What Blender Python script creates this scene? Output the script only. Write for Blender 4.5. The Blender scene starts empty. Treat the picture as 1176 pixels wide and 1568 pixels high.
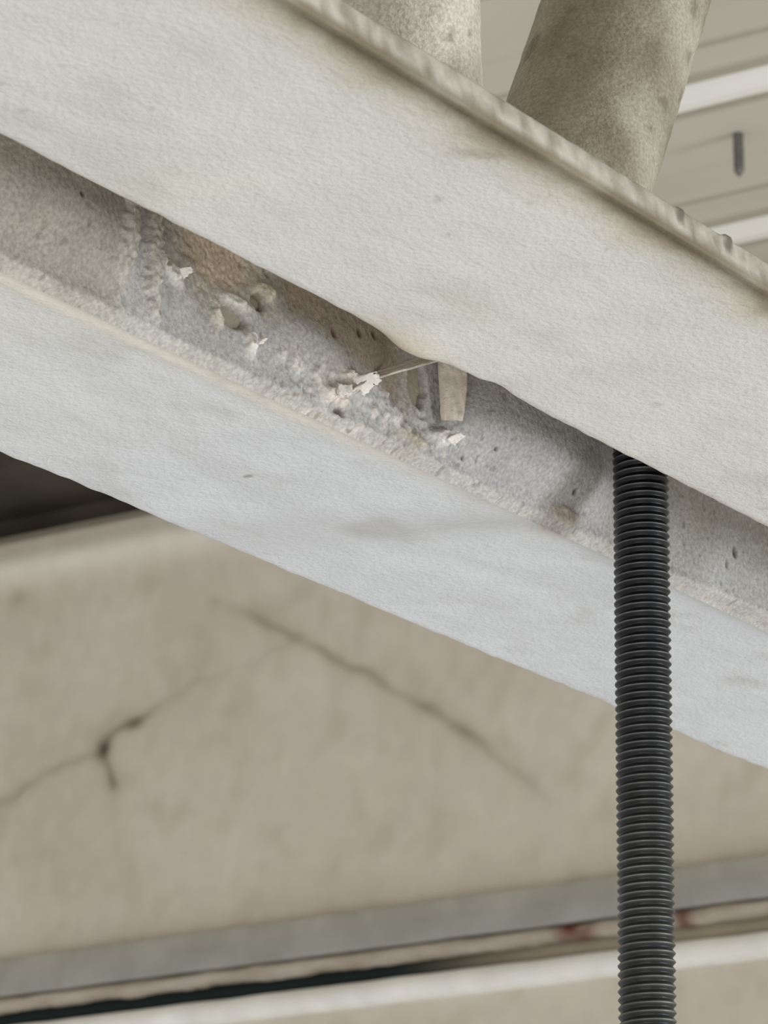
import bpy, math, random
from mathutils import Vector, Matrix, noise as mn
random.seed(7)
CZ = 2.20            # camera height above the floor (m)
scene = bpy.context.scene
scene.view_settings.view_transform = 'Standard'
scene.view_settings.look = 'None'

def lin(r, g, b):
    def f(c):
        c /= 255.0
        return c/12.92 if c <= 0.04045 else ((c+0.055)/1.055)**2.4
    return (f(r), f(g), f(b))
def mix(a, b, t):
    t = max(0.0, min(1.0, t))
    return tuple(a[i]*(1-t)+b[i]*t for i in range(3))
def sst(a, b, x):
    t = max(0.0, min(1.0, (x-a)/(b-a)))
    return t*t*(3-2*t)
def nz(x, y, z=0.0):
    return mn.noise(Vector((x, y, z)))
def fbm(x, y, z=0.0, o=4):
    s = 0; a = 1; n = 0
    for i in range(o):
        s += a*mn.noise(Vector((x, y, z+7.3*i))); n += a
        x *= 2.03; y *= 2.03; z *= 2.03; a *= 0.55
    return s/n

# ---------------------------------------------------------------- materials
def mat_vcol(name, rough=0.8, metallic=0.0, b_scale=900.0, b_str=0.25, b_dist=0.0004,
             var=0.06, var_scale=60.0, speck=0.0, speck_scale=700.0, spec=0.3, b2_scale=None, b2_dist=0.001):
    m = bpy.data.materials.new(name); m.use_nodes = True
    nt = m.node_tree; N = nt.nodes; L = nt.links
    bs = N['Principled BSDF']
    bs.inputs['Roughness'].default_value = rough
    bs.inputs['Metallic'].default_value = metallic
    bs.inputs['Specular IOR Level'].default_value = spec
    at = N.new('ShaderNodeAttribute'); at.attribute_name = 'Col'
    tc = N.new('ShaderNodeTexCoord')
    n1 = N.new('ShaderNodeTexNoise'); n1.inputs['Scale'].default_value = var_scale
    n1.inputs['Detail'].default_value = 5
    L.new(tc.outputs['Object'], n1.inputs['Vector'])
    mr = N.new('ShaderNodeMapRange')
    mr.inputs[1].default_value = 0.25; mr.inputs[2].default_value = 0.75
    mr.inputs[3].default_value = 1-var; mr.inputs[4].default_value = 1+var
    L.new(n1.outputs[0], mr.inputs[0])
    vm = N.new('ShaderNodeVectorMath'); vm.operation = 'SCALE'
    L.new(at.outputs['Color'], vm.inputs[0]); L.new(mr.outputs[0], vm.inputs['Scale'])
    out = vm.outputs[0]
    if speck > 0:
        n3 = N.new('ShaderNodeTexNoise'); n3.inputs['Scale'].default_value = speck_scale
        n3.inputs['Detail'].default_value = 2
        L.new(tc.outputs['Object'], n3.inputs['Vector'])
        m3 = N.new('ShaderNodeMapRange')
        m3.inputs[1].default_value = 0.3; m3.inputs[2].default_value = 0.7
        m3.inputs[3].default_value = 1-speck; m3.inputs[4].default_value = 1+speck
        L.new(n3.outputs[0], m3.inputs[0])
        v3 = N.new('ShaderNodeVectorMath'); v3.operation = 'SCALE'
        L.new(out, v3.inputs[0]); L.new(m3.outputs[0], v3.inputs['Scale'])
        out = v3.outputs[0]
    L.new(out, bs.inputs['Base Color'])
    n2 = N.new('ShaderNodeTexNoise'); n2.inputs['Scale'].default_value = b_scale
    n2.inputs['Detail'].default_value = 4; n2.inputs['Roughness'].default_value = 0.55
    L.new(tc.outputs['Object'], n2.inputs['Vector'])
    bp = N.new('ShaderNodeBump'); bp.inputs['Strength'].default_value = b_str
    bp.inputs['Distance'].default_value = b_dist
    L.new(n2.outputs[0], bp.inputs['Height'])
    if b2_scale:
        n4 = N.new('ShaderNodeTexNoise'); n4.inputs['Scale'].default_value = b2_scale
        n4.inputs['Detail'].default_value = 3
        L.new(tc.outputs['Object'], n4.inputs['Vector'])
        b2 = N.new('ShaderNodeBump'); b2.inputs['Strength'].default_value = 0.5
        b2.inputs['Distance'].default_value = b2_dist
        L.new(n4.outputs[0], b2.inputs['Height'])
        L.new(b2.outputs[0], bp.inputs['Normal'])
    L.new(bp.outputs[0], bs.inputs['Normal'])
    return m

M_paint = mat_vcol('chalky_white_paint', 0.8, b_scale=1000, b_str=0.8, b_dist=0.0004, var=0.045, var_scale=70, speck=0.03, speck_scale=1000, b2_scale=200, b2_dist=0.0008)
M_fill = mat_vcol('rough_grey_mortar', 0.85, b_scale=1300, b_str=0.7, b_dist=0.0004, var=0.08, var_scale=150, speck=0.20, speck_scale=1500)
M_bar = mat_vcol('dusty_painted_steel', 0.8, b_scale=1300, b_str=0.8, b_dist=0.0005, var=0.08, var_scale=70, speck=0.20, speck_scale=1500)
M_wall = mat_vcol('tan_plaster', 0.9, b_scale=60, b_str=0.3, b_dist=0.002, var=0.04, var_scale=22, speck=0.03, speck_scale=70)
M_deck = mat_vcol('painted_roof_deck', 0.55, b_scale=40, b_str=0.1, b_dist=0.001, var=0.03, var_scale=10)
M_ledger = mat_vcol('ledger_paint', 0.7, b_scale=120, b_str=0.4, b_dist=0.001, var=0.08, var_scale=40)
M_rod = mat_vcol('dark_threaded_steel', 0.42, metallic=0.5, b_scale=2500, b_str=0.3, b_dist=0.0001, var=0.25, var_scale=300, spec=0.5)

# ---------------------------------------------------------------- mesh helpers
def grid(name, rows, colfn, mat, closed=False, parent=None, smooth=True, caps=False, loc=(0,0,0), rotz=0.0, flip=False):
    nr = len(rows); nc = len(rows[0])
    vs = [p for r in rows for p in r]
    fs = []
    for i in range(nr-1):
        for j in range(nc if closed else nc-1):
            k = (j+1) % nc
            q = (i*nc+j, i*nc+k, (i+1)*nc+k, (i+1)*nc+j)
            fs.append(q[::-1] if flip else q)
    if caps:
        fs.append(tuple(range(nc))[::1 if flip else -1])
        b = (nr-1)*nc
        fs.append(tuple(range(b, b+nc))[::-1 if flip else 1])
    me = bpy.data.meshes.new(name); me.from_pydata(vs, [], fs); me.update()
    ca = me.color_attributes.new('Col', 'FLOAT_COLOR', 'POINT')
    buf = []
    for i in range(nr):
        for j in range(nc):
            c = colfn(i, j); buf += [c[0], c[1], c[2], 1.0]
    ca.data.foreach_set('color', buf)
    me.polygons.foreach_set('use_smooth', [smooth]*len(me.polygons))
    me.materials.append(mat)
    ob = bpy.data.objects.new(name, me); scene.collection.objects.link(ob)
    ob.location = loc; ob.rotation_euler = (0, 0, rotz)
    if parent: ob.parent = parent
    return ob

def round_poly(pts, rad, step):
    out = []
    n = len(pts)
    for i in range(n):
        p0 = Vector(pts[i-1]); p1 = Vector(pts[i]); p2 = Vector(pts[(i+1) % n])
        r = rad[i]
        a = (p0-p1).normalized(); b = (p2-p1).normalized()
        s = p1+a*r; e = p1+b*r
        k = 6
        for t in range(k+1):
            t /= k
            out.append((1-t)**2*s+2*t*(1-t)*p1+t*t*e)
    res = []
    m = len(out)
    for i in range(m):
        a = out[i]; b = out[(i+1) % m]
        d = (b-a).length
        c = max(1, int(d/step))
        for t in range(c):
            res.append(a+(b-a)*(t/c))
    nor = []
    m = len(res)
    for i in range(m):
        t = (res[(i+1) % m]-res[i-1]).normalized()
        nor.append(Vector((t.y, -t.x)))
    return res, nor

def xs_range(lo, d0, d1, hi, fine, coarse):
    xs = []; x = lo
    while x < hi:
        xs.append(x)
        x += fine if d0 <= x <= d1 else coarse
        if xs[-1] < d0 < x: x = d0
    xs.append(hi)
    return xs

def empty(name, loc=(0,0,0)):
    e = bpy.data.objects.new(name, None); scene.collection.objects.link(e); e.location = loc
    e.empty_display_size = 0.1
    return e

# =====================================================================
# STEEL BAR JOIST (double-angle bottom chord, runs along X)
# =====================================================================
Y0, Y1, Y2, Y3 = 0.2545, 0.3095, 0.3375, 0.3915
ZU = 0.206
T = 0.0044; H = 0.040
joist = empty('steel_bar_joist', (0, 0, CZ))

WHITE = lin(219, 218, 213); COOL = lin(217, 220, 223)
DIRT = lin(140, 130, 108); BROWN = lin(90, 78, 60); CREAM = lin(234, 228, 212); GREYB = lin(170, 164, 150)

def angle(name, prof, rad, dispfn, colfn, step=0.0009, x0=-0.9, x1=1.99, fine=0.001, d0=0.29, d1=0.74):
    P, Nn = round_poly(prof, rad, step)
    xs = xs_range(x0, d0, d1, x1, fine, 0.03)
    rows = []; cols = []
    for x in xs:
        r = []; c = []
        for p, n in zip(P, Nn):
            d = dispfn(x, p.x, p.y, n)
            q = p+n*d
            r.append((x, q.x, q.y)); c.append(colfn(x, p.x, p.y, n, d))
        rows.append(r); cols.append(c)
    return grid(name, rows, lambda i, j: cols[i][j], M_paint, closed=True, parent=joist, caps=True)

crumbs = [(0.3805, .0004), (0.4385, .0006), (0.4515, .0008)]
def near_disp(x, y, z, n):
    d = 0.00022*fbm(x*22, y*40, 1.0, 3) + 0.00011*fbm(x*230, y*230, z*230, 3)
    e = math.exp(-((y-Y1)**2+(z-ZU)**2)/(0.003**2))
    d += e*(0.0003*nz(x*60, 3.1)+0.00012*nz(x*260, 8.1))
    if z < ZU+0.001:
        u = y-Y0
        d -= 0.0002*math.exp(-((u-0.0022)/0.0012)**2)
    e2 = math.exp(-((y-Y1)**2+(z-ZU)**2)/(0.004**2))
    d += e2*(0.0014*math.exp(-((x-0.452)/0.007)**2)-0.0007*math.exp(-((x-0.4755)/0.004)**2))
    if z > ZU+T-0.0015 and y < Y0+0.0015:
        d += 0.00008*nz(x*300, 5)
        for cx, s in crumbs:
            if abs(x-cx) < 0.004: d += s*math.exp(-((x-cx)/(s*1.3))**2)*0.7
    return d
def near_col(x, y, z, n, d):
    c = WHITE
    c = mix(c, CREAM, 0.03+0.5*fbm(x*30, y*30, 4))
    c = mix(c, lin(196, 193, 184), 0.5*sst(0.02, 0.4, fbm(x*26, y*38, 14)))
    if z < ZU+0.0012:
        u = y-Y0
        w = 0.70+0.9*fbm(x*55, 2.0, y*60, 3)
        c = mix(c, lin(188, 178, 152), (1-sst(0.002, 0.013, u+0.004*nz(x*60, 4)))*w*0.85)
        c = mix(c, DIRT, (1-sst(0.001, 0.0064, u+0.0020*nz(x*60, 4)))*w*1.3)
        b = math.exp(-((u-0.0012)/0.0013)**2)
        c = mix(c, BROWN, b*(0.70+0.9*nz(x*45, 9.0)))
        sp = sst(0.25, 0.5, nz(x*140, y*140, 2.0))*(1-sst(0.004, 0.013, u))
        c = mix(c, DIRT, 0.5*sp)
        c = mix(c, DIRT, 0.6*sst(Y1-0.0018, Y1, y)*(0.7+nz(x*60, 1)))
        c = mix(c, lin(190, 166, 122), 0.4*math.exp(-((x-0.450)/0.009)**2-((y-0.3085)/.003)**2))
    elif y < Y0+0.0015:
        c = mix(lin(196, 191, 178), lin(132, 124, 106), 0.32+1.5*fbm(x*300, z*350, 3))
        c = mix(c, lin(104, 93, 72), 0.4*sst(ZU+T-0.0008, ZU+T, z))
        for cx, s in crumbs:
            if abs(x-cx) < s*1.2 and z > ZU+T*0.6: c = mix(c, lin(72, 62, 48), 0.7)
    else:
        c = mix(lin(180, 173, 155), DIRT, 0.4+0.6*fbm(x*60, y*60, z*60))
    if nz(x*330, y*330, 11.0) > 0.66: c = mix(c, DIRT, 0.25)
    return c
near_prof = [(Y0, ZU), (Y1, ZU), (Y1, ZU+H), (Y1-T, ZU+H), (Y1-T, ZU+T), (Y0, ZU+T)]
angle('near_angle', near_prof, [0.0005, 0.0009, 0.0006, 0.0006, 0.003, 0.0004], near_disp, near_col)

def far_disp(x, y, z, n):
    d = 0.00025*fbm(x*20, y*45, 9.0, 3) + 0.00013*fbm(x*230, y*230, z*230, 3)
    e = math.exp(-((y-Y2)**2+(z-ZU)**2)/(0.0022**2))
    d += e*(0.0003*nz(x*75, 13.1)+0.0003*nz(x*300, 18.1)+0.0002*nz(x*700, 2.1))
    e = math.exp(-((y-Y3)**2+(z-ZU)**2)/(0.003**2))
    d += e*(0.0002*nz(x*55, 23.1)+0.00022*nz(x*200, 3.1))
    if z < ZU+0.001:
        u = y-Y2
        d += 0.0005*math.exp(-((u-0.004)/0.0022)**2)*(1-sst(0.45, 0.52, x))
        cu = 0.020+0.016*sst(0.42, 0.50, x)-0.018*sst(0.50, 0.60, x)
        d -= 0.0004*math.exp(-((u-cu)/0.005)**2)*sst(0.40, 0.44, x)*(1-sst(0.58, 0.64, x))
        d -= 0.0022*math.exp(-((x-0.541)**2+(y-Y2)**2)/0.0040**2)*(1+nz(x*500, y*500))
    return d
def far_col(x, y, z, n, d):
    c = mix(WHITE, COOL, sst(0.36, 0.50, x)*0.9)  # cool window light tinted into the flange colour
    if z < ZU+0.0015:
        u = y-Y2
        c = mix(c, CREAM, 0.75*math.exp(-((u-0.003)/0.003)**2)*(1-sst(0.46, 0.56, x)))  # crease highlight along the left inner edge, painted in cream
        c = mix(c, lin(182, 178, 168), 0.65*(1-sst(0, 0.0022, u))*(0.6+1.2*fbm(x*150, u*150, 2)))
        c = mix(c, lin(188, 186, 182), 0.45*sst(0.05, 0.45, fbm(x*45, y*90, 6)))
        c = mix(c, lin(188, 172, 150), 0.9*math.exp(-((x-0.541)**2+(y-Y2-0.001)**2)/0.0045**2))
        c = mix(c, GREYB, 0.5*sst(Y3-0.0015, Y3, y))
        if (x-0.487)**2+(y-0.3655)**2 < 0.0007**2: c = mix(c, BROWN, .6)
    else:
        c = mix(lin(180, 173, 155), DIRT, 0.3+0.5*fbm(x*60, y*60, z*60))
    return c
far_prof = [(Y2, ZU), (Y3, ZU), (Y3, ZU+T), (Y2+T, ZU+T), (Y2+T, ZU+H), (Y2, ZU+H)]
angle('far_angle', far_prof, [0.0014, 0.0009, 0.0006, 0.003, 0.0006, 0.0006], far_disp, far_col)

# top chord (out of shot, carries the deck)
def pd(x, y, z, n): return 0.0004*nz(x*30, y*30, z*30)
def pc(x, y, z, n, d): return mix(GREYB, WHITE, 0.5)
ZT = 0.886
angle('top_near_angle', [(Y1-T, ZT-H), (Y1, ZT-H), (Y1, ZT), (Y0, ZT), (Y0, ZT-T), (Y1-T, ZT-T)], [0.0005]*6, pd, pc, step=0.005, fine=0.03)
angle('top_far_angle', [(Y2, ZT-H), (Y2+T, ZT-H), (Y2+T, ZT-T), (Y3, ZT-T), (Y3, ZT), (Y2, ZT)], [0.0005]*6, pd, pc, step=0.005, fine=0.03)

# ---- round web bars --------------------------------------------------
YC = (Y1+Y2)/2
def bar(name, a, b, rad, tone, step=0.0012, nseg=80, dlen=0.14, paint_shade=True):
    a = Vector(a); b = Vector(b); ax = (b-a); Ln = ax.length; ax.normalize()
    ny = Vector((0, 1, 0)); nx = ny.cross(ax).normalized()
    rows = []; cols = []; s = 0
    ts = []
    while s < Ln:
        ts.append(s); s += step if s < dlen else 0.02
    ts.append(Ln)
    for s in ts:
        r = []; c = []
        for j in range(nseg):
            th = 2*math.pi*j/nseg
            dv = nx*math.cos(th)+ny*math.sin(th)
            q = a+ax*s
            w = q+dv*rad
            rr = rad*(1+0.008*fbm(w.x*60, w.y*60, w.z*60, 3))+0.00014*nz(w.x*500, w.y*500, w.z*500)
            p = q+dv*rr
            r.append(tuple(p))
            t = fbm(w.x*65, w.y*65, w.z*40, 4)
            cc = mix(tone, lin(122, 110, 86), 0.30+1.2*t)
            if paint_shade:  # shaded left side of the bar, painted into its colour
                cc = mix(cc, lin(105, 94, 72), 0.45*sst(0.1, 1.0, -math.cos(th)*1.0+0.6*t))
            if nz(w.x*260, w.y*260, w.z*260) > 0.52: cc = mix(cc, BROWN, 0.4)
            c.append(cc)
        rows.append(r); cols.append(c)
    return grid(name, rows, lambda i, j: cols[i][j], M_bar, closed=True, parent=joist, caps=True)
R_BAR = 0.0143
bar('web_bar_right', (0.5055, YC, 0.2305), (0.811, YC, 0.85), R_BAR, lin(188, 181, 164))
bar('web_bar_vertical', (0.4684, YC, 0.2285), (0.452, YC, 0.85), R_BAR, lin(226, 221, 207), paint_shade=False)
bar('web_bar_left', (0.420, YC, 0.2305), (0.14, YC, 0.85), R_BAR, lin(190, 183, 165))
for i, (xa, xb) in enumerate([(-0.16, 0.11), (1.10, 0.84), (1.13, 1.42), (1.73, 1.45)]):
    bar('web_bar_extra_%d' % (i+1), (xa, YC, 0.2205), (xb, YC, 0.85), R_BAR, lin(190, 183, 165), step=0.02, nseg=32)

# ---- mortar / weld fill on the inside face of the far leg ---------------
lumps = [ # x, z, rx, rz, height, colour, strength
 (0.4155, .2215, .0016, .010, .0016, lin(198, 192, 178), .5),
 (0.4235, .2180, .0015, .008, .0018, lin(200, 193, 178), .6),
 (0.4287, .2160, .0018, .0012, .0012, lin(228, 226, 218), .9),
 (0.4400, .2230, .0080, .0050, -.0010, lin(216, 200, 178), .95),
 (0.4437, .2165, .0030, .0009, .0012, lin(240, 236, 226), .9),
 (0.4397, .2130, .0011, .0020, .0010, lin(222, 214, 198), .8),
 (0.4480, .2110, .0010, .0018, .0012, lin(240, 236, 228), .95),
 (0.4515, .2205, .0020, .0010, .0014, lin(220, 210, 190), .85),
 (0.4730, .2120, .0032, .0012, .0018, lin(236, 226, 216), .95),
 (0.4700, .2088, .0028, .0010, .0012, lin(232, 220, 208), .85),
 (0.4850, .2110, .0030, .0018, .0008, lin(194, 192, 188), .6),
 (0.4912, .2080, .0028, .0010, .0008, lin(180, 168, 148), .6),
 (0.4985, .2100, .0014, .0009, .0022, lin(246, 245, 242), 1.0),
 (0.4820, .2142, .0020, .0015, .0006, lin(190, 186, 180), .5),
 (0.5370, .2072, .0040, .0010, .0008, lin(192, 178, 158), .7),
]
pits = [ # x,z,rx,rz,depth,colour
 (0.4437, .2140, .0028, .0013, .0035, lin(58, 52, 38)),
 (0.4502, .2184, .0014, .0011, .0020, lin(84, 40, 20)),
 (0.4935, .2180, .0017, .0032, .0040, lin(30, 25, 20)),
 (0.5055, .2085, .0004, .0003, .0006, lin(60, 54, 48)),
 (0.5120, .2115, .0004, .0003, .0005, lin(90, 80, 70)),
 (0.5370, .2110, .0005, .0004, .0006, lin(70, 64, 58)),
 (0.5930, .2150, .0006, .0010, .0006, lin(92, 86, 80)),
 (0.5900, .2120, .0004, .0008, .0005, lin(100, 94, 86)),
 (0.4715, .2066, .0013, .0005, .0008, lin(78, 70, 58)),
 (0.4008, .2180, .0005, .0004, .0004, lin(90, 80, 68)),
 (0.3905, .2235, .0006, .0004, .0004, lin(80, 70, 60)),
 (0.4755, .2210, .0007, .0006, .0006, lin(94, 76, 60)),
 (0.4680, .2185, .0006, .0008, .0006, lin(106, 86, 68)),
 (0.4810, .2225, .0009, .0006, .0006, lin(94, 76, 60)),
]
GA = lin(186, 185, 182)
def fill_eval(x, z):
    h = 0.0016+0.0003*fbm(x*90, z*90, 3.0, 3)+0.00012*fbm(x*500, z*500, 5.0, 3)
    c = mix(GA, lin(166, 161, 151), 0.4+0.9*fbm(x*70, z*70, 1.0, 3))
    l = 1-sst(0.408, 0.418, x)
    c = mix(c, lin(160, 153, 141), 0.8*l)
    k = sst(.452, .458, x)*(1-sst(.486, .493, x))*sst(.2135, .219, z+0.25*(x-.47))
    c = mix(c, lin(158, 142, 124), 0.85*k); h -= 0.0010*k
    u = (x-0.5265-(z-.215)*.45)/0.027
    if abs(u) < 1:
        h += 0.0060*math.sqrt(1-u*u)*sst(.206, .216, z)
        c = mix(c, lin(178, 176, 175), 0.6)
    for bc, bw, bh in ((.469, .017, .0025), (.399, .022, .0055)):
        u = (x-bc)/bw
        if abs(u) < 1: h += bh*(1-u*u)*sst(.207, .218, z)
    u = (x-0.602)/0.03
    if abs(u) < 1: h += 0.002*(1-u*u)
    e = 1-sst(.2055, .2072, z+0.0014*nz(x*130, 2)+0.0006*nz(x*600, 2))
    h += e*(0.0001+0.0003*fbm(x*300, z*300, 8, 3))
    c = mix(c, lin(204, 200, 190), 0.40*e)
    br = sst(.446, .462, x)*(1-sst(.498, .508, x))*(1-sst(.211, .2155, z))
    if br > 0:
        r1 = abs(nz(x*330, z*330, 17)); r2 = nz(x*900, z*900, 19)
        h += br*(0.0009*r1+0.0003*r2); c = mix(c, lin(216, 209, 200), br*sst(.25, .55, r1)*.7)
        c = mix(c, lin(124, 108, 90), br*sst(.28, .5, -r2)*.5)
    for (a, b, rx, rz, amp, cc, st) in lumps:
        dx = (x-a)/rx; dz = (z-b)/rz; q = dx*dx+dz*dz
        if q < 6:
            q *= 1+0.9*nz(x*700, z*700, 3)+0.4*nz(x*260, z*260, 8); g = math.exp(-q)
            ang = min(1.0, g*1.9)
            h += amp*ang*(0.75+0.5*abs(nz(x*800, z*800, 9))); c = mix(c, cc, st*min(1, g*1.8))
    for (a, b, rx, rz, amp, cc) in pits:
        dx = (x-a)/rx; dz = (z-b)/rz; q = dx*dx+dz*dz
        if q < 5:
            q *= 1+0.5*nz(x*600, z*600, 6)
            g = math.exp(-q*q*0.6)
            h -= amp*g; c = mix(c, cc, 0.95*g)
    if nz(x*620, z*620, 31.0) > 0.52: c = mix(c, lin(116, 104, 90), 0.4); h -= .0001
    return h, c
rows = []; cols = []
nx_, nz_ = 1050, 120
for i in range(nx_):
    x = 0.345+i*(0.66-0.345)/(nx_-1); r = []; cc = []
    for j in range(nz_):
        z = 0.2045+j*(0.240-0.2045)/(nz_-1)
        h, c = fill_eval(x, z)
        f = sst(.2045, .2062, z)
        r.append((x, Y2+0.0004-h*f, z)); cc.append(c)
    rows.append(r); cols.append(cc)
grid('mortar_fill', rows, lambda i, j: cols[i][j], M_fill, parent=joist, flip=False)

# thin bent tabs of torn sheet standing off the fill
def tab(name, c4, col, bow=0.0006, th=0.0004):
    n = 10; rows = []
    P = [Vector((x, Y2-o, z)) for x, o, z in c4]
    for i in range(n):
        u = i/(n-1); r = []
        for j in range(n):
            v = j/(n-1)
            p = P[0]*(1-u)*(1-v)+P[1]*u*(1-v)+P[2]*u*v+P[3]*(1-u)*v
            p = p+Vector((0.00018*nz(u*5, v*5, c4[0][0]*900), -bow*4*v*(1-v)*u, 0.00018*nz(u*5, v*5, c4[0][2]*900)))
            r.append(tuple(p))
        rows.append(r)
    o = grid(name, rows, lambda i, j: mix(col, lin(180, 168, 150), 0.3+nz(i*.6, j*.6)), M_paint, parent=joist)
    s = o.modifiers.new('thick', 'SOLIDIFY'); s.thickness = th
tab('bent_tab', [(.4965, .0030, .2245), (.5000, .0062, .2245), (.5008, .0050, .2130), (.4982, .0025, .2128)], lin(222, 212, 200))
tab('lip_tab', [(.4805, .0022, .2146), (.4968, .0060, .2226), (.4972, .0028, .2240), (.4815, .0015, .2163)], lin(244, 236, 226), bow=0.0002)

def flake(name, c, size, nrm_tilt, spin, col):
    n = 9; rows = []
    R = Matrix.Rotation(spin, 3, 'Y') @ Matrix.Rotation(nrm_tilt, 3, 'X')
    for i in range(n):
        r = []
        for j in range(n):
            u = i/(n-1)-0.5; v = j/(n-1)-0.5
            jag = 0.13*nz(u*6+c[0]*900, v*6, 3)
            w = 1-(v+.5)*.45
            p = Vector(((u*w+jag)*size, -0.35*size*(v+.5)**2-0.04*size*nz(u*7, v*7, c[0]*500), (v+jag)*size*1.0))
            p = R @ p
            r.append((c[0]+p.x, c[1]+p.y, c[2]+p.z))
        rows.append(r)
    o = grid(name, rows, lambda i, j: col, M_paint, parent=joist)
    s = o.modifiers.new('thick', 'SOLIDIFY'); s.thickness = 0.0003
fl = [((.4745, Y2-.0044, .2122), .0036, .7, .6), ((.4715, Y2-.0042, .2105), .0030, .9, -.7), ((.4695, Y2-.0036, .2092), .0022, .5, 1.4),
      ((.4990, Y2-.0047, .2098), .0024, .8, .2), ((.4482, Y2-.0034, .2112), .0014, .8, -.4), ((.4289, Y2-.0036, .2160), .0018, .8, .8)]
for i, (c, s, t, sp) in enumerate(fl):
    flake('paint_flake_%d' % (i+1), c, s, t, sp, lin(236, 231, 223))

# =====================================================================
# THREADED ROD
# =====================================================================
rod = empty('threaded_rod', (0.5415, 0.3235, CZ+0.199))
rod.rotation_euler = (math.radians(0.42), math.radians(0.27), 0)
rows = []; cols = []
pitch = 0.00140; per = 14; ns = 48; Ra = 0.00478; Rm = 0.00428
z0, z1 = -0.30, 0.0585
nrow = int((z1-z0)/pitch*per)
for i in range(nrow):
    z = z0+i*pitch/per; r = []; cc = []
    for j in range(ns):
        th = 2*math.pi*j/ns
        f = (z/pitch-j/ns) % 1.0
        tri = 1-abs(2*f-1)
        prof_r = max(0, min(1, (tri-0.12)/0.86))**1.15
        rr = Rm+(Ra-Rm)*prof_r+0.00003*nz(math.cos(th)*6, math.sin(th)*6, z*900)
        r.append((rr*math.cos(th), rr*math.sin(th), z))
        dust = 1-sst(-0.07, -0.012, z)
        clean = mix(lin(24, 25, 27), lin(128, 130, 132), tri**9)  # bright thread crests are highlights painted into the colour, here and below
        dusty = mix(lin(46, 47, 47), lin(132, 133, 129), (tri**5)*(0.8+0.6*nz(z*60, th)))
        cc.append(mix(clean, dusty, dust))
    rows.append(r); cols.append(cc)
grid('rod', rows, lambda i, j: cols[i][j], M_rod, closed=True, parent=rod, caps=True)
def prism(name, n, r, z0, z1, rin, parent, mat, col, rot=0, sx=1.0, sy=1.0):
    def ring(rad, z):
        return [(sx*rad*math.cos(rot+2*math.pi*k/n), sy*rad*math.sin(rot+2*math.pi*k/n), z) for k in range(n)]
    b = 0.0005
    rows = [ring(rin, z0), ring(r-b, z0), ring(r, z0+b), ring(r, z1-b), ring(r-b, z1), ring(rin, z1), ring(rin, z0)]
    return grid(name, rows, lambda i, j: col, mat, closed=True, parent=parent, smooth=False)
prism('bearing_plate', 4, 0.0280, 0.0474, 0.0500, 0.0080, rod, M_rod, lin(90, 92, 92), rot=math.pi/4, sx=0.52, sy=1.0)
prism('hex_nut', 6, 0.0085, 0.0501, 0.0570, 0.0046, rod, M_rod, lin(90, 92, 92))
prism('lower_nut', 6, 0.0085, -0.285, -0.277, 0.0046, rod, M_rod, lin(90, 92, 92))

# =====================================================================
# BACK WALL (runs roughly along Y), local frame: y' along wall, z up
# =====================================================================
WL = (2.0, 1.39, CZ); WR = math.radians(2.6)
crA = [(.1426, .7637), (.0955, .7418), (.0595, .7200), (.014, .6916), (-.0307, .6639), (-.0745, .6323), (-.1032, .6056), (-.1375, .5803)]
crB = [(.0700, .7230), (.1112, .7107), (.1479, .7075), (.1798, .6945), (.1986, .6863), (.2204, .6804), (.2257, .6700), (.2204, .6559), (.2149, .6462)]
crC = [(.2257, .6700), (.2559, .6651), (.2891, .6560), (.3003, .6463), (.33, .640)]
def pdist(y, z, pl):
    best = 9; bt = 0
    for i in range(len(pl)-1):
        ax, az = pl[i]; bx, bz = pl[i+1]
        vx, vz = bx-ax, bz-az
        t = max(0, min(1, ((y-ax)*vx+(z-az)*vz)/(vx*vx+vz*vz)))
        d = math.hypot(y-ax-t*vx, z-az-t*vz)
        if d < best: best = d; bt = (i+t)/(len(pl)-1)
    return best, bt
ZTOP = 0.8416
ys = xs_range(-1.9, -0.36, 0.40, 1.2, 0.0025, 0.05)
zs = xs_range(-2.2, 0.40, 0.90, ZTOP, 0.0025, 0.08)
TAN = lin(222, 215, 201)
rows = []; cols = []
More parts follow.
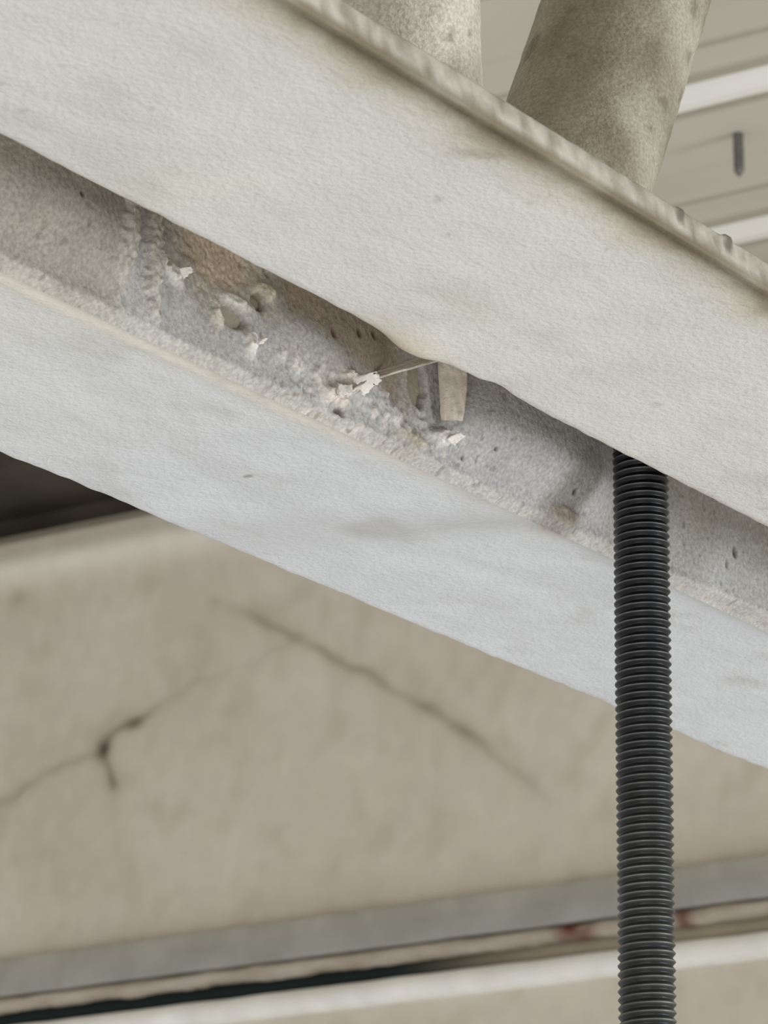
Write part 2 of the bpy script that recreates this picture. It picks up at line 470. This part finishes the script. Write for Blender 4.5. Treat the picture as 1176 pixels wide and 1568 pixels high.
for y in ys:
    r = []; c = []
    for z in zs:
        d = 0.0025*fbm(y*5, z*5, 2, 3)
        cc = mix(TAN, lin(206, 196, 178), 0.35+0.9*fbm(y*9, z*9, 4, 4))
        cc = mix(cc, lin(192, 181, 161), 0.35*sst(0.0, 0.5, fbm(y*40, z*30, 8, 2)))
        if -0.36 < y < 0.40 and z > 0.4:
            wy = y+0.004*nz(y*60, z*60, 1); wz = z+0.004*nz(y*60, z*60, 5)
            for pl, w, st in ((crA, .0036, .56), (crB, .0034, .68), (crC, .0040, .48)):
                dd, t = pdist(wy, wz, pl)
                s = st*(0.65+0.6*nz(y*40, z*40, 3))
                if pl is crA: s *= sst(-.02, .15, t)*(1-sst(.65, 1.02, t))*1.2
                if pl is crB: s *= 0.35+1.0*sst(.35, .6, t)
                cc = mix(cc, lin(108, 95, 74), s*math.exp(-(dd/w)**2))
                cc = mix(cc, lin(176, 163, 140), 0.5*s*math.exp(-(dd/(w*3.5))**2))
                d -= 0.0012*s*math.exp(-(dd/w)**2)
            q = ((y-.224)/.006)**2+((z-.672)/.007)**2
            cc = mix(cc, lin(66, 57, 44), 0.85*math.exp(-q))
            q = ((y-.199)/.007)**2+((z-.6865)/.0045)**2
            cc = mix(cc, lin(92, 81, 64), 0.65*math.exp(-q))
            q = ((y-.298)/.008)**2+((z-.79)/.006)**2
            cc = mix(cc, lin(140, 128, 106), 0.3*math.exp(-q))
        b = math.exp(-((z-.812)/.012)**2)
        cc = mix(cc, lin(242, 238, 228), 0.7*b); d += 0.005*b
        if z > ZTOP-0.012: d -= 0.015*sst(ZTOP-0.012, ZTOP, z)
        r.append((-d, y, z)); c.append(cc)
    r.append((0.12, y, ZTOP)); c.append(lin(120, 110, 92))
    rows.append(r); cols.append(c)
wall = grid('wall_back', rows, lambda i, j: cols[i][j], M_wall, loc=WL, rotz=WR, flip=True)

def extrude_profile(name, prof, dispfn, colfn, mat, y0=-1.9, y1=1.2, closed=True, fine=0.003, parent=None, smooth=True, loc=WL, rotz=WR):
    rows = []; cols = []
    for y in xs_range(y0, -0.36, 0.40, y1, fine, 0.05):
        r = []; c = []
        for k, (x, z) in enumerate(prof):
            dx, dz = dispfn(k, x, y, z)
            r.append((x+dx, y, z+dz)); c.append(colfn(k, x, y, z))
        rows.append(r); cols.append(c)
    return grid(name, rows, lambda i, j: cols[i][j], mat, closed=closed, smooth=smooth, loc=loc, rotz=rotz, parent=parent, caps=closed)
# dark strip added for the shaded gap between wall head and deck
extrude_profile('gap_shade_1', [(0.03, 0.842), (0.03, 0.860), (-0.045, 0.868), (-0.045, 0.8895), (0.10, 0.8895), (0.10, 0.842)],
    lambda k, x, y, z: (0.001*nz(y*20, k), 0), lambda k, x, y, z: mix(lin(62, 57, 50), lin(100, 92, 80), 0.4+nz(y*15, z*30)), M_ledger, smooth=False)

# ledger on the wall
ledger = empty('wall_ledger', WL); ledger.rotation_euler = (0, 0, WR)
Lk = dict(parent=ledger, loc=(0, 0, 0), rotz=0)
GL = lin(170, 169, 162)
extrude_profile('grey_steel_leg', [(0.02, 0.5335), (-0.012, 0.5335), (-0.013, 0.5325), (-0.0125, 0.522), (-0.012, 0.511), (-0.011, 0.509), (0.02, 0.509)],
    lambda k, x, y, z: (0.0006*nz(y*30, k), 0.0005*nz(y*22, 3.0)+0.0002*nz(y*120, k)),
    lambda k, x, y, z: mix(mix(GL, lin(204, 199, 186), 0.7 if k in (1, 2) else 0.0), lin(146, 143, 133), 0.3+0.7*fbm(y*30, z*60, 2)), M_ledger, **Lk)
extrude_profile('ragged_mortar_bead', [(0.02, 0.508), (-0.007, 0.508), (-0.010, 0.5055), (-0.010, 0.5025), (-0.006, 0.499), (0.02, 0.4985)],
    lambda k, x, y, z: (0.0014*fbm(y*60, k, 2)*1.5, (0.0040*fbm(y*30, 1.0, k*.3)+0.0006*nz(y*120, k)) if k in (3, 4) else 0.0012*fbm(y*30, 6)),
    lambda k, x, y, z: mix(mix(lin(196, 188, 174), lin(150, 134, 114), 0.35+1.0*fbm(y*25, k*.6, 3)), lin(100, 38, 32),
        0.95*max(0.95*math.exp(-((y+.143)/.014)**4)*(0.8+nz(y*90, k*2.)), 0.85*math.exp(-((y+.2175)/.006)**2))), M_ledger, **Lk)
extrude_profile('dark_joint', [(0.02, 0.500), (-0.001, 0.500), (-0.001, 0.489), (0.02, 0.489)],
    lambda k, x, y, z: (0, 0), lambda k, x, y, z: mix(lin(24, 38, 38), lin(168, 158, 138), 1-sst(-0.14, 0.0, y)), M_ledger, **Lk)
extrude_profile('white_bead', [(0.02, 0.4895), (-0.004, 0.4895), (-0.0085, 0.488), (-0.011, 0.484), (-0.011, 0.479), (-0.008, 0.4755), (-0.004, 0.474), (0.02, 0.474)],
    lambda k, x, y, z: (0.0005*nz(y*25, k), 0.0005*nz(y*30, 8.0)),
    lambda k, x, y, z: mix(lin(248, 247, 242), lin(226, 222, 212), 0.2+0.6*fbm(y*40, z*40)), M_ledger, **Lk)

# =====================================================================
# SHALLOW-RIB METAL DECK CEILING
# =====================================================================
ZC = 0.890; D = 0.007
prof = []; tone = []
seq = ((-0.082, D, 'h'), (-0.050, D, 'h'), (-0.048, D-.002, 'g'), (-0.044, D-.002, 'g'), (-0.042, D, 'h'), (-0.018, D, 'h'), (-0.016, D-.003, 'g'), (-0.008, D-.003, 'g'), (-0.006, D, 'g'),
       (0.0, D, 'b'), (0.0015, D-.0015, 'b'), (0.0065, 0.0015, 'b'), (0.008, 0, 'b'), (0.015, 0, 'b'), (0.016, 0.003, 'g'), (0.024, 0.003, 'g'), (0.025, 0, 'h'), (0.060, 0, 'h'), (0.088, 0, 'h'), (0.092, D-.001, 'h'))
x = -0.2965-0.19*15
while x < 0.6:
    for dx, z, t in seq:
        prof.append((x+dx, ZC+z)); tone.append(t)
    x += 0.19
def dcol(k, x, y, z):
    c = {'h': lin(210, 205, 192), 'g': lin(180, 174, 158), 'b': lin(250, 248, 243)}[tone[k]]  # rib faces whitened, grooves darkened: their light and shade put into the colour
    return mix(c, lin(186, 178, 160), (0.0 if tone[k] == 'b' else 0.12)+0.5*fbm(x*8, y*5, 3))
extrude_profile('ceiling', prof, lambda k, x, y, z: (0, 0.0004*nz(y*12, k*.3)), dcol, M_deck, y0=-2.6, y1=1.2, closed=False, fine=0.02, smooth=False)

# deck screw poking down through the deck
scr = empty('deck_screw', (1.779, 0.994, CZ+ZC))
rows = []
for i in range(60):
    z = -0.026+i*0.036/59; r = []
    for j in range(14):
        f = (z/0.0022-j/14) % 1.0
        rad = (0.0026+0.0005*(1-abs(2*f-1)))*sst(-0.0275, -0.022, z)+0.0001
        r.append((rad*math.cos(2*math.pi*j/14), rad*math.sin(2*math.pi*j/14), z))
    rows.append(r)
grid('shank', rows, lambda i, j: lin(118, 118, 114), M_rod, closed=True, parent=scr, caps=True)

# =====================================================================
# LIGHT
# =====================================================================
w = bpy.data.worlds.new('World'); scene.world = w; w.use_nodes = True
w.node_tree.nodes['Background'].inputs[0].default_value = (1.0, 0.99, 0.97, 1)
w.node_tree.nodes['Background'].inputs[1].default_value = 0.58
def area(name, loc, target, size, power, col):
    ld = bpy.data.lights.new(name, 'AREA'); ld.shape = 'RECTANGLE'; ld.size = size[0]; ld.size_y = size[1]
    ld.energy = power; ld.color = col
    o = bpy.data.objects.new(name, ld); scene.collection.objects.link(o)
    o.location = loc
    o.rotation_euler = (Vector(target)-Vector(loc)).to_track_quat('-Z', 'Y').to_euler()
    return o
area('window_light', (1.6, -1.9, CZ-0.6), (0.6, 0.35, CZ+0.2), (0.8, 0.8), 33, (0.90, 0.95, 1.0))
area('room_light', (-1.2, -0.6, CZ-1.2), (1.4, 0.9, CZ+0.5), (1.2, 1.2), 14, (1.0, 0.98, 0.95))

# =====================================================================
# CAMERA
# =====================================================================
cd = bpy.data.cameras.new('camera'); cam = bpy.data.objects.new('camera', cd)
scene.collection.objects.link(cam); scene.camera = cam
cam.location = (0, 0, CZ)
a = math.radians(34.8); p = math.radians(18.18)
F = Vector((math.cos(p)*math.cos(a), math.cos(p)*math.sin(a), math.sin(p)))
cam.rotation_euler = F.to_track_quat('-Z', 'Y').to_euler()
cd.sensor_fit = 'VERTICAL'; cd.sensor_height = 36.0; cd.lens = 137.8
cd.clip_start = 0.02; cd.clip_end = 50
cd.dof.use_dof = True; cd.dof.focus_distance = 0.63; cd.dof.aperture_fstop = 115
